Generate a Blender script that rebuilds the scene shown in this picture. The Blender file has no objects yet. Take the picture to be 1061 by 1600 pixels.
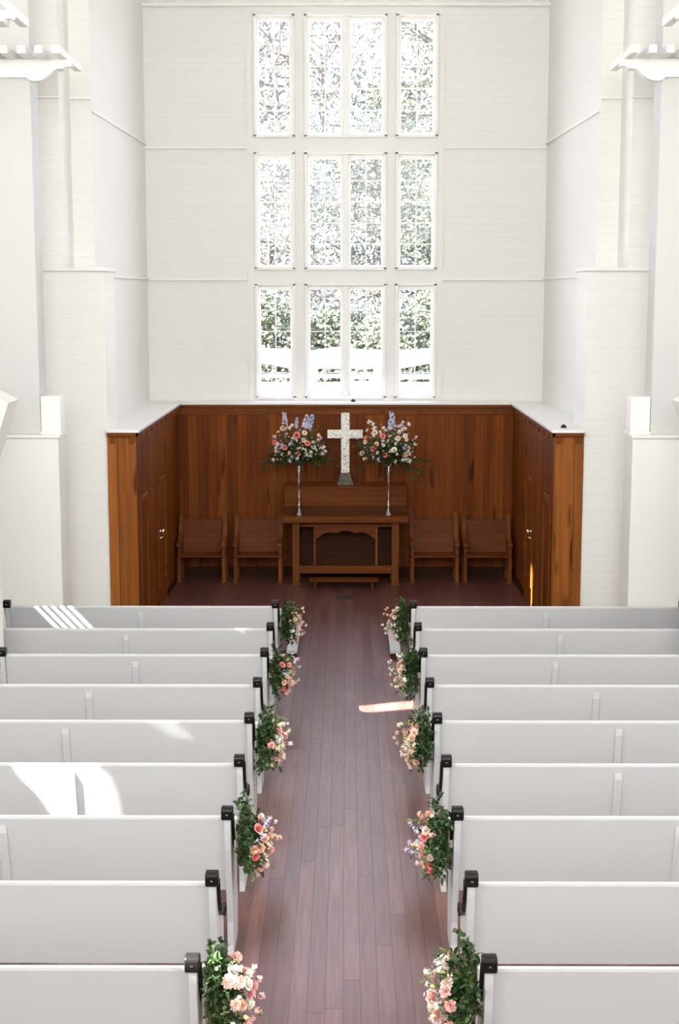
import bpy, bmesh, math, random
from math import sin, cos, pi, radians, atan
from mathutils import Vector, Matrix, noise
from mathutils.geometry import tessellate_polygon

S = bpy.context.scene
COL = S.collection

# ------------------------------------------------------------------ camera, world, sun, lights, exposure
F_PX = 2300.0
cam_d = bpy.data.cameras.new('camera'); cam = bpy.data.objects.new('camera', cam_d); COL.objects.link(cam)
cam_d.sensor_width = 36.0; cam_d.sensor_fit = 'AUTO'; cam_d.lens = F_PX / 1600 * 36
cam.location = (0.02, 0, 3.695)
cam.rotation_euler = (pi / 2 - atan(341 / F_PX), 0, atan(12.1 / F_PX))
cam_d.clip_end = 400
S.camera = cam

S.view_settings.view_transform = 'Standard'; S.view_settings.look = 'None'
S.view_settings.gamma = 1; S.view_settings.use_curve_mapping = False
S.view_settings.exposure = 0.38

W = bpy.data.worlds.new('sky'); S.world = W; W.use_nodes = True
bg = W.node_tree.nodes['Background']
bg.inputs[0].default_value = (0.78, 0.87, 1.25, 1); bg.inputs[1].default_value = 4.8

SUN = Vector((1.0, 0.40, -0.85))
sd = bpy.data.lights.new('sun', 'SUN'); sd.energy = 105; sd.angle = radians(0.5); sd.color = (1, .96, .9)
so = bpy.data.objects.new('sun', sd); COL.objects.link(so)
so.rotation_euler = SUN.to_track_quat('-Z', 'Y').to_euler()

def area(name, loc, direction, w, h, power, color=(1, 1, 1)):
    d = bpy.data.lights.new(name, 'AREA'); d.shape = 'RECTANGLE'; d.size = w; d.size_y = h
    d.energy = power; d.color = color
    o = bpy.data.objects.new(name, d); COL.objects.link(o); o.location = loc
    o.rotation_euler = Vector(direction).to_track_quat('-Z', 'Y').to_euler()
    return o
# fill lamps added inside the nave walls, standing in for window daylight
for yy, pw in ((1.5, 330), (6.0, 230), (10.5, 75)):
    area('side_fill_light', (-5.0, yy, 5.6), (1, 0, -.15), 2.4, 3.6, pw, (1, .985, .95))
    area('side_fill_light', (5.0, yy, 5.6), (-1, 0, -.15), 2.4, 3.6, pw * .9, (1, .985, .95))
area('rear_fill_light', (0, -3.6, 6.9), (0, 1, .02), 6.0, 3.4, 560, (.98, .985, 1))

# ------------------------------------------------------------------ helpers
def tag(o, label=None, cat=None, group=None, kind=None):
    if label: o['label'] = label
    if cat: o['category'] = cat
    if group: o['group'] = group
    if kind: o['kind'] = kind
    return o

def empty(name, loc=(0, 0, 0), rz=0, label=None, cat=None, group=None):
    o = bpy.data.objects.new(name, None); COL.objects.link(o); o.location = loc; o.rotation_euler = (0, 0, rz)
    o.empty_display_size = .1
    return tag(o, label, cat, group)

def link(name, me, mat, parent=None):
    o = bpy.data.objects.new(name, me); COL.objects.link(o)
    if mat is not None and not me.materials:
        for m in (mat if isinstance(mat, (list, tuple)) else [mat]): me.materials.append(m)
    if parent: o.parent = parent
    return o

def copy_tree(o, parent=None):
    c = o.copy(); COL.objects.link(c); c.parent = parent
    for ch in list(o.children): copy_tree(ch, c)
    return c

class MB:
    def __init__(s): s.bm = bmesh.new()
    def box(s, x0, x1, y0, y1, z0, z1, bev=0, seg=1):
        g = bmesh.ops.create_cube(s.bm, size=1)
        vs = g['verts']
        for v in vs:
            v.co = Vector(((x0 + x1) / 2 + v.co.x * (x1 - x0), (y0 + y1) / 2 + v.co.y * (y1 - y0), (z0 + z1) / 2 + v.co.z * (z1 - z0)))
        if bev:
            es = list({e for v in vs for e in v.link_edges})
            bmesh.ops.bevel(s.bm, geom=es, offset=bev, segments=seg, affect='EDGES', profile=.5)
        return s
    def prism(s, pts, axis, a, b, bev=0):
        """pts: 2D polygon; axis 'x': pts=(y,z); 'y': pts=(x,z); 'z': pts=(x,y)"""
        def mk(p, t):
            return {'x': (t, p[0], p[1]), 'y': (p[0], t, p[1]), 'z': (p[0], p[1], t)}[axis]
        v0 = [s.bm.verts.new(mk(p, a)) for p in pts]; v1 = [s.bm.verts.new(mk(p, b)) for p in pts]
        n = len(pts); fs = []
        fs.append(s.bm.faces.new(v0)); fs.append(s.bm.faces.new(v1[::-1]))
        for i in range(n):
            j = (i + 1) % n; fs.append(s.bm.faces.new((v0[i], v1[i], v1[j], v0[j])))
        bmesh.ops.recalc_face_normals(s.bm, faces=fs)
        if bev:
            es = list({e for f in fs[:2] for e in f.edges})
            bmesh.ops.bevel(s.bm, geom=es, offset=bev, segments=2, affect='EDGES', profile=.5)
        return s
    def lathe(s, prof, c=(0, 0, 0), n=24):
        rings = []
        for r, z in prof:
            rings.append([s.bm.verts.new((c[0] + r * cos(2 * pi * i / n), c[1] + r * sin(2 * pi * i / n), c[2] + z)) for i in range(n)])
        for a, b in zip(rings, rings[1:]):
            for i in range(n):
                j = (i + 1) % n; s.bm.faces.new((a[i], a[j], b[j], b[i]))
        s.bm.faces.new(rings[0][::-1]); s.bm.faces.new(rings[-1])
        return s
    def tube(s, pts, rad, n=8, cap=True):
        pts = [Vector(p) for p in pts]
        if not isinstance(rad, (list, tuple)): rad = [rad] * len(pts)
        rings = []; up = Vector((0.13, .31, .94))
        for i, p in enumerate(pts):
            t = (pts[min(i + 1, len(pts) - 1)] - pts[max(i - 1, 0)])
            t = t.normalized() if t.length else Vector((0, 0, 1))
            a = t.cross(up)
            if a.length < .05: a = t.cross(Vector((1, 0, 0)))
            a.normalize(); b = t.cross(a)
            rings.append([s.bm.verts.new(p + (a * cos(2 * pi * k / n) + b * sin(2 * pi * k / n)) * rad[i]) for k in range(n)])
        for a, b in zip(rings, rings[1:]):
            for i in range(n):
                j = (i + 1) % n; s.bm.faces.new((a[i], a[j], b[j], b[i]))
        if cap: s.bm.faces.new(rings[0][::-1]); s.bm.faces.new(rings[-1])
        return s
    def mesh(s, name, smooth=False):
        me = bpy.data.meshes.new(name)
        bmesh.ops.recalc_face_normals(s.bm, faces=s.bm.faces[:]) if not getattr(s, 'keep', False) else None
        s.bm.to_mesh(me); s.bm.free()
        if smooth:
            for p in me.polygons: p.use_smooth = True
        return me
    def build(s, name, mat, parent=None, smooth=False):
        return link(name, s.mesh(name, smooth), mat, parent)

# ------------------------------------------------------------------ materials
def newmat(name, color=(.8, .8, .8), rough=.5, metal=0, coat=0, spec=.5):
    m = bpy.data.materials.new(name); m.use_nodes = True
    b = m.node_tree.nodes['Principled BSDF']
    b.inputs['Base Color'].default_value = (*color, 1); b.inputs['Roughness'].default_value = rough
    b.inputs['Metallic'].default_value = metal; b.inputs['Coat Weight'].default_value = coat
    b.inputs['Specular IOR Level'].default_value = spec
    return m

class NT:
    def __init__(s, m): s.t = m.node_tree; s.b = s.t.nodes['Principled BSDF']
    def n(s, typ, **kw):
        nd = s.t.nodes.new(typ)
        for k, v in kw.items():
            if k.startswith('i_'):
                key = k[2:]; key = int(key) if key.isdigit() else key
                if hasattr(v, 'is_output') or isinstance(v, bpy.types.NodeSocket): s.t.links.new(v, nd.inputs[key])
                else: nd.inputs[key].default_value = v
            else: setattr(nd, k, v)
        return nd
    def math(s, op, a, b=0.0):
        nd = s.t.nodes.new('ShaderNodeMath'); nd.operation = op
        for i, v in enumerate((a, b)):
            if isinstance(v, bpy.types.NodeSocket): s.t.links.new(v, nd.inputs[i])
            else: nd.inputs[i].default_value = v
        return nd.outputs[0]
    def coord(s):
        tc = s.n('ShaderNodeTexCoord'); sp = s.n('ShaderNodeSeparateXYZ'); s.t.links.new(tc.outputs['Object'], sp.inputs[0])
        return tc.outputs['Object'], sp.outputs
    def comb(s, x, y, z):
        nd = s.t.nodes.new('ShaderNodeCombineXYZ')
        for i, v in enumerate((x, y, z)):
            if isinstance(v, bpy.types.NodeSocket): s.t.links.new(v, nd.inputs[i])
            else: nd.inputs[i].default_value = v
        return nd.outputs[0]
    def ramp(s, fac, stops):
        nd = s.t.nodes.new('ShaderNodeValToRGB'); s.t.links.new(fac, nd.inputs[0])
        e = nd.color_ramp.elements
        while len(e) < len(stops): e.new(.5)
        for el, (p, c) in zip(e, stops): el.position = p; el.color = (*c, 1)
        return nd.outputs[0]
    def mix(s, fac, a, b, mode='MIX'):
        nd = s.t.nodes.new('ShaderNodeMix'); nd.data_type = 'RGBA'; nd.blend_type = mode
        for i, v in ((0, fac), (6, a), (7, b)):
            if isinstance(v, bpy.types.NodeSocket): s.t.links.new(v, nd.inputs[i])
            else: nd.inputs[i].default_value = v if i == 0 else (*v, 1)
        return nd.outputs[2]
    def bump(s, h, strength=.3, dist=.01):
        nd = s.t.nodes.new('ShaderNodeBump'); nd.inputs['Strength'].default_value = strength; nd.inputs['Distance'].default_value = dist
        s.t.links.new(h, nd.inputs['Height']); s.t.links.new(nd.outputs[0], s.b.inputs['Normal'])
    def out(s, sock, name): s.t.links.new(sock, s.b.inputs[name])

def white_boards(name, pitch, col=(.85, .842, .81), groove=.93):
    m = newmat(name, col, .55); t = NT(m); o, xyz = t.coord()
    f = t.math('FRACT', t.math('DIVIDE', xyz[2], pitch))
    g = t.math('LESS_THAN', f, .07)
    row = t.math('FLOOR', t.math('DIVIDE', xyz[2], pitch))
    wn = t.n('ShaderNodeTexWhiteNoise', noise_dimensions='1D'); t.t.links.new(row, wn.inputs['W'])
    ns = t.n('ShaderNodeTexNoise'); ns.inputs['Scale'].default_value = 1.7; t.t.links.new(o, ns.inputs['Vector'])
    # grooves fade in and out where paint has filled them
    fade = t.math('MULTIPLY', g, t.math('GREATER_THAN', t.math('ADD', ns.outputs[0], t.math('MULTIPLY', wn.outputs[0], .3)), .6))
    c = t.mix(fade, col, tuple(v * groove for v in col))
    v = t.mix(wn.outputs[0], (.985, .985, .985), (1, 1, 1))
    t.out(t.mix(1.0, c, v, 'MULTIPLY'), 'Base Color')
    t.bump(t.math('MULTIPLY', g, -1.0), .22, .004)
    return m

def pine(name, axis, pitch=.13, a=(.165, .040, .0045), b=(.24, .066, .009), dark=(.04, .010, .002), rough=.5, grain_axis=2, knots=True):
    m = newmat(name, a, rough, spec=.12); t = NT(m); o, xyz = t.coord()
    u = t.math('DIVIDE', xyz[axis], pitch)
    idx = t.math('FLOOR', u); fr = t.math('FRACT', u)
    wn = t.n('ShaderNodeTexWhiteNoise', noise_dimensions='1D'); t.t.links.new(idx, wn.inputs['W'])
    sc = [14, 14, 14]; sc[grain_axis] = .55
    off = t.math('MULTIPLY', wn.outputs[0], 31.0)
    comps = [t.math('ADD', t.math('MULTIPLY', xyz[i], sc[i]), off) for i in range(3)]
    gv = t.comb(*comps)
    ns = t.n('ShaderNodeTexNoise'); t.t.links.new(gv, ns.inputs['Vector']); ns.inputs['Scale'].default_value = 1.6; ns.inputs['Detail'].default_value = 6; ns.inputs['Distortion'].default_value = .8
    fac = t.math('ADD', t.math('MULTIPLY', ns.outputs[0], .9), t.math('MULTIPLY', t.math('SUBTRACT', wn.outputs[0], .5), .42))
    c = t.ramp(fac, [(.15, tuple(v * .62 for v in a)), (.45, a), (.8, b)])
    if knots:
        sc2 = [7, 7, 7]; sc2[grain_axis] = 1.3
        kv = t.comb(*[t.math('ADD', t.math('MULTIPLY', xyz[i], sc2[i]), off) for i in range(3)])
        k = t.n('ShaderNodeTexNoise'); t.t.links.new(kv, k.inputs['Vector']); k.inputs['Scale'].default_value = 1.0; k.inputs['Detail'].default_value = 1
        kf = t.ramp(k.outputs[0], [(.665, (0, 0, 0)), (.75, (1, 1, 1))])
        c = t.mix(kf, c, dark)
    gap = t.math('LESS_THAN', fr, .035)
    c = t.mix(t.math('MULTIPLY', gap, .7), c, dark)
    t.out(c, 'Base Color')
    t.bump(t.math('ADD', t.math('MULTIPLY', gap, -1.0), t.math('MULTIPLY', ns.outputs[0], .15)), .3, .004)
    return m

M = {}
M['wall'] = white_boards('white_board_paint', .085)
M['wall_fine'] = white_boards('white_shiplap_paint', .055, (.83, .825, .80), .94)
M['plain'] = newmat('smooth_white_paint', (.84, .83, .80), .5)
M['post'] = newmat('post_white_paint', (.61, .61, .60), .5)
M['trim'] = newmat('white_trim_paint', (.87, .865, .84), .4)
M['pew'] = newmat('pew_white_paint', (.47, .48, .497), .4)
t = NT(M['pew']); o_, x_ = t.coord()
n_ = t.n('ShaderNodeTexNoise'); t.t.links.new(o_, n_.inputs['Vector']); n_.inputs['Scale'].default_value = 90
t.bump(n_.outputs[0], .06, .002)
M['black'] = newmat('black_lacquer', (.005, .005, .005), .3, spec=.22)
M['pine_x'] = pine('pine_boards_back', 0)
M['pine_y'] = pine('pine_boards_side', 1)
M['pine_front'] = pine('pine_boards_front', 0, .2, (.31, .100, .019), (.42, .150, .034))  # lighter copy of the pine; the front's stronger light is put into the colour
M['pine_trim'] = pine('pine_trim', 2, 3.0, (.16, .045, .008), (.22, .066, .012), grain_axis=0, knots=False)
M['oak'] = pine('oak_furniture', 2, 3.0, (.115, .030, .005), (.18, .052, .009), rough=.5, grain_axis=0, knots=False)
M['oak_v'] = pine('oak_upright', 0, 3.0, (.16, .048, .010), (.24, .078, .016), rough=.5, grain_axis=2, knots=False)
M['dark_oak'] = pine('dark_oak', 2, 3.0, (.035, .011, .003), (.06, .018, .005), rough=.55, grain_axis=0, knots=False)
M['brass'] = newmat('polished_brass', (.85, .75, .6), .2, metal=1)
M['iron'] = newmat('black_iron', (.02, .02, .02), .5, metal=.3)

# floor boards
m = newmat('fir_floor_boards', (.2, .1, .08), .3); t = NT(m); o_, x = t.coord()
u = t.math('DIVIDE', t.math('ADD', x[0], 40.047), .094); idx = t.math('FLOOR', u); fr = t.math('FRACT', u)
w1 = t.n('ShaderNodeTexWhiteNoise', noise_dimensions='1D'); t.t.links.new(idx, w1.inputs['W'])
v = t.math('ADD', t.math('DIVIDE', x[1], 2.7), t.math('MULTIPLY', w1.outputs[0], 7.0)); vf = t.math('FRACT', v)
w2 = t.n('ShaderNodeTexWhiteNoise', noise_dimensions='1D'); t.t.links.new(t.math('ADD', t.math('MULTIPLY', idx, 64.0), t.math('FLOOR', t.math('ADD', v, .0))), w2.inputs['W'])
gv = t.comb(t.math('ADD', t.math('MULTIPLY', x[0], 30.0), t.math('MULTIPLY', w2.outputs[0], 9.0)), t.math('MULTIPLY', x[1], 1.6), 0.0)
gn = t.n('ShaderNodeTexNoise'); t.t.links.new(gv, gn.inputs['Vector']); gn.inputs['Scale'].default_value = 1.3; gn.inputs['Detail'].default_value = 6
big = t.n('ShaderNodeTexNoise'); t.t.links.new(o_, big.inputs['Vector']); big.inputs['Scale'].default_value = 1.1; big.inputs['Detail'].default_value = 3
fac = t.math('ADD', t.math('MULTIPLY', gn.outputs[0], .7), t.math('MULTIPLY', w2.outputs[0], .3))
c = t.ramp(fac, [(.2, (.065, .021, .016)), (.5, (.11, .040, .031)), (.85, (.18, .078, .060))])
gap = t.math('MAXIMUM', t.math('LESS_THAN', fr, .032), t.math('LESS_THAN', vf, .0022))
c = t.mix(t.math('MULTIPLY', gap, .5), c, (.03, .012, .012))
t.out(c, 'Base Color')
t.out(t.math('ADD', t.math('ADD', .31, t.math('MULTIPLY', gap, .3)), t.math('MULTIPLY', t.math('ADD', big.outputs[0], t.math('MULTIPLY', w2.outputs[0], .3)), .12)), 'Roughness')
t.out(t.math('MULTIPLY', t.math('SUBTRACT', 1.0, t.math('MULTIPLY', gap, .6)), t.math('ADD', .48, t.math('MULTIPLY', w2.outputs[0], .12))), 'Coat Weight')
t.bump(t.math('ADD', t.math('MULTIPLY', gap, -1.0), t.math('MULTIPLY', gn.outputs[0], .08)), .12, .003)
t.b.inputs['Coat Roughness'].default_value = .25
M['floor'] = m

# glass panes
def thin_glass(name, col=(1, 1, 1), gl=.07):
    m = bpy.data.materials.new(name); m.use_nodes = True; nt = m.node_tree
    for n in list(nt.nodes): nt.nodes.remove(n)
    o = nt.nodes.new('ShaderNodeOutputMaterial'); mx = nt.nodes.new('ShaderNodeMixShader'); tr = nt.nodes.new('ShaderNodeBsdfTransparent'); g = nt.nodes.new('ShaderNodeBsdfGlossy')
    tr.inputs[0].default_value = (*col, 1); g.inputs['Roughness'].default_value = .04; mx.inputs[0].default_value = gl
    nt.links.new(tr.outputs[0], mx.inputs[1]); nt.links.new(g.outputs[0], mx.inputs[2]); nt.links.new(mx.outputs[0], o.inputs[0])
    return m
M['glass'] = thin_glass('window_glass', (.97, .985, .98), .012)
M['vase'] = thin_glass('clear_vase_glass', (.96, .95, .95), .34)

# mother-of-pearl cross
m = newmat('speckled_pearl', (.8, .78, .7), .3); t = NT(m); o_, x = t.coord()
vo = t.n('ShaderNodeTexVoronoi'); vo.inputs['Scale'].default_value = 62; t.t.links.new(o_, vo.inputs['Vector'])
ns = t.n('ShaderNodeTexNoise'); ns.inputs['Scale'].default_value = 45; ns.inputs['Detail'].default_value = 5; t.t.links.new(o_, ns.inputs['Vector'])
sp = t.n('ShaderNodeSeparateColor'); t.t.links.new(vo.outputs['Color'], sp.inputs[0])
c = t.ramp(t.math('ADD', t.math('MULTIPLY', ns.outputs[0], .75), t.math('MULTIPLY', sp.outputs[0], .25)), [(.33, (.30, .26, .18)), (.41, (.76, .73, .64)), (.6, (.93, .91, .85))])
t.out(c, 'Base Color'); t.bump(vo.outputs['Distance'], .4, .004)
M['pearl'] = m
m = newmat('grey_stone', (.13, .115, .085), .6); t = NT(m); o_, x = t.coord()
ns = t.n('ShaderNodeTexNoise'); ns.inputs['Scale'].default_value = 40; ns.inputs['Detail'].default_value = 6; t.t.links.new(o_, ns.inputs['Vector'])
t.out(t.ramp(ns.outputs[0], [(.3, (.06, .05, .035)), (.7, (.19, .17, .13))]), 'Base Color'); t.bump(ns.outputs[0], .4, .005)
M['stone'] = m

def petal(name, c0, c1):
    m = newmat(name, c0, .55, spec=.25); t = NT(m)
    oi = t.n('ShaderNodeObjectInfo'); o_, x = t.coord()
    ns = t.n('ShaderNodeTexNoise'); ns.inputs['Scale'].default_value = 35; t.t.links.new(o_, ns.inputs['Vector'])
    f = t.math('ADD', t.math('MULTIPLY', oi.outputs['Random'], .6), t.math('MULTIPLY', ns.outputs[0], .5))
    t.out(t.mix(f, c0, c1), 'Base Color')
    t.b.inputs['Subsurface Weight'].default_value = .0
    return m
P = {
 'coral': petal('coral_petals', (.72, .15, .135), (.84, .28, .24)),
 'peach': petal('peach_petals', (.84, .47, .33), (.90, .64, .48)),
 'blush': petal('blush_petals', (.88, .60, .52), (.93, .77, .69)),
 'pink': petal('pink_petals', (.80, .38, .35), (.88, .55, .50)),
 'cream': petal('cream_petals', (.86, .78, .52), (.92, .86, .68)),
 'lime': petal('lime_petals', (.66, .68, .20), (.78, .80, .38)),
 'white': petal('white_petals', (.85, .84, .78), (.92, .91, .87)),
 'blue': petal('blue_petals', (.36, .42, .66), (.62, .68, .84)),
 'lilac': petal('lilac_petals', (.52, .48, .66), (.72, .68, .80)),
}
def leafmat(name, c0, c1):
    m = newmat(name, c0, .5, spec=.3); t = NT(m)
    g = t.n('ShaderNodeNewGeometry')
    t.out(t.mix(g.outputs['Random Per Island'], c0, c1), 'Base Color')
    return m
M['leaf'] = leafmat('dark_green_leaves', (.012, .030, .009), (.045, .082, .022))
M['leaf2'] = leafmat('light_green_leaves', (.07, .12, .035), (.20, .26, .09))
M['stem'] = newmat('green_stem', (.08, .12, .03), .6)

# ------------------------------------------------------------------ setting: floor, walls, ceiling
BACK = 19.6; WOODB = 19.3; LED = 2.285; SIDE = 2.2
fl = MB().box(-5.6, 5.6, -5.2, 19.6, -.1, 0).build('floor', M['floor']); tag(fl, kind='structure', label='narrow reddish-brown wooden floor boards running up the aisle')

cols = [(-1.185, -.672), (-.53, .523), (.656, 1.182)]
rows = [(2.325, 3.828), (4.011, 5.512), (5.707, 7.241)]
# window wall with nine openings
mb = MB()
xs = [-3.0] + [v for c in cols for v in c] + [3.0]
zs = [0.0] + [v for r in rows for v in r] + [8.2]
for i in range(len(xs) - 1):
    for j in range(len(zs) - 1):
        if i % 2 == 1 and j % 2 == 1: continue
        mb.box(xs[i], xs[i + 1], BACK, BACK + .16, zs[j], zs[j + 1])
bmesh.ops.remove_doubles(mb.bm, verts=mb.bm.verts, dist=1e-5)
wb = mb.build('wall_back', M['wall']); tag(wb, kind='structure')
# smooth surround board around the windows
mb = MB()
sx = [-1.285] + [v for c in cols for v in c] + [1.275]
sz = [LED] + [v for r in rows for v in r] + [7.33]
for i in range(len(sx) - 1):
    for j in range(len(sz) - 1):
        if i % 2 == 1 and j % 2 == 1: continue
        mb.box(sx[i], sx[i + 1], BACK - .02, BACK, sz[j], sz[j + 1])
tag(mb.build('trim_1', M['plain']), kind='structure', label='smooth white surround between the tall windows')
# horizontal trims
mb = MB()
for z in (5.565, 3.875):
    for a, b in ((-2.62, -1.285), (1.275, 2.62)): mb.box(a, b, BACK - .03, BACK, z - .012, z + .012, .004)
mb.box(-2.62, 2.62, BACK - .05, BACK, 7.33, 7.39, .01)
tag(mb.build('trim_2', M['trim']), kind='structure')

wn_ = 0
for j, (z0, z1) in enumerate(rows):
    for i, (x0, x1) in enumerate(cols):
        wn_ += 1
        # casing
        mb = MB(); w = .028; yf = BACK - .045
        for (a, b, c, d) in ((x0 - .012, x0 + w, z0, z1), (x1 - w, x1 + .012, z0, z1), (x0 - .012, x1 + .012, z0 - .012, z0 + w), (x0 - .012, x1 + .012, z1 - w, z1 + .012)):
            mb.box(a, b, yf, BACK + .10, c, d, .005)
        win = mb.build('window_%d' % wn_, M['trim'])
        tag(win, kind='structure', label='white framed %s window, %s tier' % (('left narrow', 'wide centre', 'right narrow')[i], ('bottom', 'middle', 'top')[j]))
        sashes = [(x0 + w, x1 - w)] if i != 1 else [(x0 + w, (x0 + x1) / 2 - .038), ((x0 + x1) / 2 + .038, x1 - w)]
        if i == 1:
            MB().box((x0 + x1) / 2 - .038, (x0 + x1) / 2 + .038, yf + .01, BACK + .1, z0 + w, z1 - w, .006).build('mullion', M['trim'], win)
        for (a, b) in sashes:
            mb = MB(); s = .032; ya, yb = BACK + .02, BACK + .06
            c, d = z0 + w, z1 - w
            top = .055
            mb.box(a, a + s, ya, yb, c, d, .004).box(b - s, b, ya, yb, c, d, .004).box(a + s, b - s, ya, yb, c, c + s, .004).box(a + s, b - s, ya, yb, d - top, d, .004)
            h = (d - top - c - s) / 5
            for k in range(1, 5): mb.box(a + s, b - s, ya + .008, yb - .008, c + s + h * k - .007, c + s + h * k + .007)
            mb.box((a + b) / 2 - .007, (a + b) / 2 + .007, ya + .006, yb - .006, c + s, d - top)
            sa = mb.build('sash', M['trim'], win)
            MB().box(a + s, b - s, ya + .018, ya + .021, c + s, d - top).build('pane', M['glass'], sa)

for sg, nm in ((-1, 'left'), (1, 'right')):
    # chancel side wall, slightly splayed, its lower reach hidden behind the panelling
    mb = MB()
    mb.prism([(sg * 2.71, 16.1), (sg * 2.61, BACK), (sg * 3.2, BACK + .16), (sg * 3.2, 16.1)], 'z', 0, 8.2)
    tag(mb.build('wall_chancel_' + nm, M['wall_fine']), kind='structure')
    mb = MB()
    for z in (5.62, 3.89):
        mb.prism([(sg * 2.71, 16.1), (sg * 2.61, BACK), (sg * 2.585, BACK), (sg * 2.685, 16.1)], 'z', z - .012, z + .012)
    tag(mb.build('trim_3' if sg < 0 else 'trim_4', M['trim']), kind='structure')
    # chancel arch wall: low block, pier, recess back
    mb = MB()
    a, b = sorted((sg * 2.5, sg * 5.4))
    mb.box(a, b, 15.4, 16.1, 0, 3.94, .004)
    a, b = sorted((sg * 2.92, sg * 5.4))
    mb.box(a, b, 15.42, 16.1, 3.94, 9.5, .004)
    a, b = sorted((sg * 2.70, sg * 2.95))
    mb.box(a, b, 16.06, 16.098, 3.9, 9.5)
    tag(mb.build('wall_front_' + nm, M['wall']), kind='structure')
    mb = MB()
    a, b = sorted((sg * 2.48, sg * 3.5)); mb.box(a, b, 15.37, 16.12, 3.925, 3.965, .006)
    a, b = sorted((sg * 2.70, sg * 2.93)); mb.box(a, b, 16.03, 16.06, 5.73, 5.76, .004)
    a, b = sorted((sg * 2.9, sg * 3.5)); mb.box(a, b, 15.39, 15.42, 5.66, 5.69, .004)
    tag(mb.build('trim_5' if sg < 0 else 'trim_6', M['trim']), kind='structure')

# outer nave walls; left one has openings added to shape the sun patches
def holes_from(polys):
    out = []
    for pl in polys:
        h = []
        for p in pl:
            tt = (p[0] + 5.2)
            h.append((p[1] - SUN.y * tt, p[2] - SUN.z * tt))
        out.append(h)
    return out
lit = []
def slab(k, pts):
    """points (x, height) on the rear face of pew k's backrest"""
    return [(x, 5.9 + .9125 * k + .004 + (.845 - v) * .2157, v) for x, v in pts]
lit.append(slab(3, [(-1.99, .858), (-1.50, .858), (-1.46, .70), (-1.43, .44), (-1.74, .44), (-1.82, .60), (-1.93, .72)]))
lit.append([(.10, 12.92, 0), (.10, 12.70, 0), (.66, 12.87, 0), (.66, 13.13, 0)])
lit.append([(2.2, 17.06, .46), (2.2, 17.06, 0), (2.2, 17.16, 0), (2.2, 17.12, .52)])
lit.append(slab(4, [(-1.30, .835), (-1.10, .835), (-1.12, .815), (-1.24, .822)]))
for k in range(5):
    x0 = -2.84 + k * .078; wd = .024
    lit.append(slab(8, [(x0, .858), (x0 + wd, .858), (x0 + wd + .20, .62), (x0 + .20, .62)]))
lit.append([(-.62, 5.95, .94), (-.42, 5.95, 1.02), (-.24, 5.95, .86), (-.26, 5.95, .72), (-.42, 5.95, .68), (-.56, 5.95, .78)])
hl = holes_from(lit)
outer = [(-5.2, 0), (16.1, 0), (16.1, 9.5), (-5.2, 9.5)]
loops = [[Vector((p[0], p[1], 0)) for p in outer]] + [[Vector((p[0], p[1], 0)) for p in h] for h in hl]
tris = tessellate_polygon(loops)
flat = [p for l in loops for p in l]
bm = bmesh.new(); vs = [bm.verts.new((-5.2, p.x, p.y)) for p in flat]
for tr in tris:
    try: bm.faces.new([vs[i] for i in tr])
    except ValueError: pass
me = bpy.data.meshes.new('wall_left'); bm.to_mesh(me); bm.free()
wl = link('wall_left', me, M['plain']); tag(wl, kind='structure')
md = wl.modifiers.new('thickness', 'SOLIDIFY'); md.thickness = .004; md.offset = 0
tag(MB().box(5.2, 5.36, -5.2, 16.1, 0, 9.5).build('wall_right', M['plain']), kind='structure')
tag(MB().box(-5.36, 5.36, -5.36, -5.2, 0, 9.5).build('wall_rear', M['plain']), kind='structure')
tag(MB().box(-5.2, 5.2, -5.2, .55, 2.0, 2.2).box(-5.2, 5.2, .42, .50, 2.2, 3.1).build('floor_balcony', M['plain']), kind='structure')
tag(MB().box(-5.4, 5.4, -5.36, 16.3, 9.5, 9.66).build('ceiling', M['plain']), kind='structure')
mb = MB().box(-3.2, 3.2, 16.1, 19.76, 8.2, 8.36); mb.box(-2.93, 2.93, 16.1, 16.3, 8.36, 9.5)
tag(mb.build('ceiling_chancel', M['plain']), kind='structure')

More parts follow.
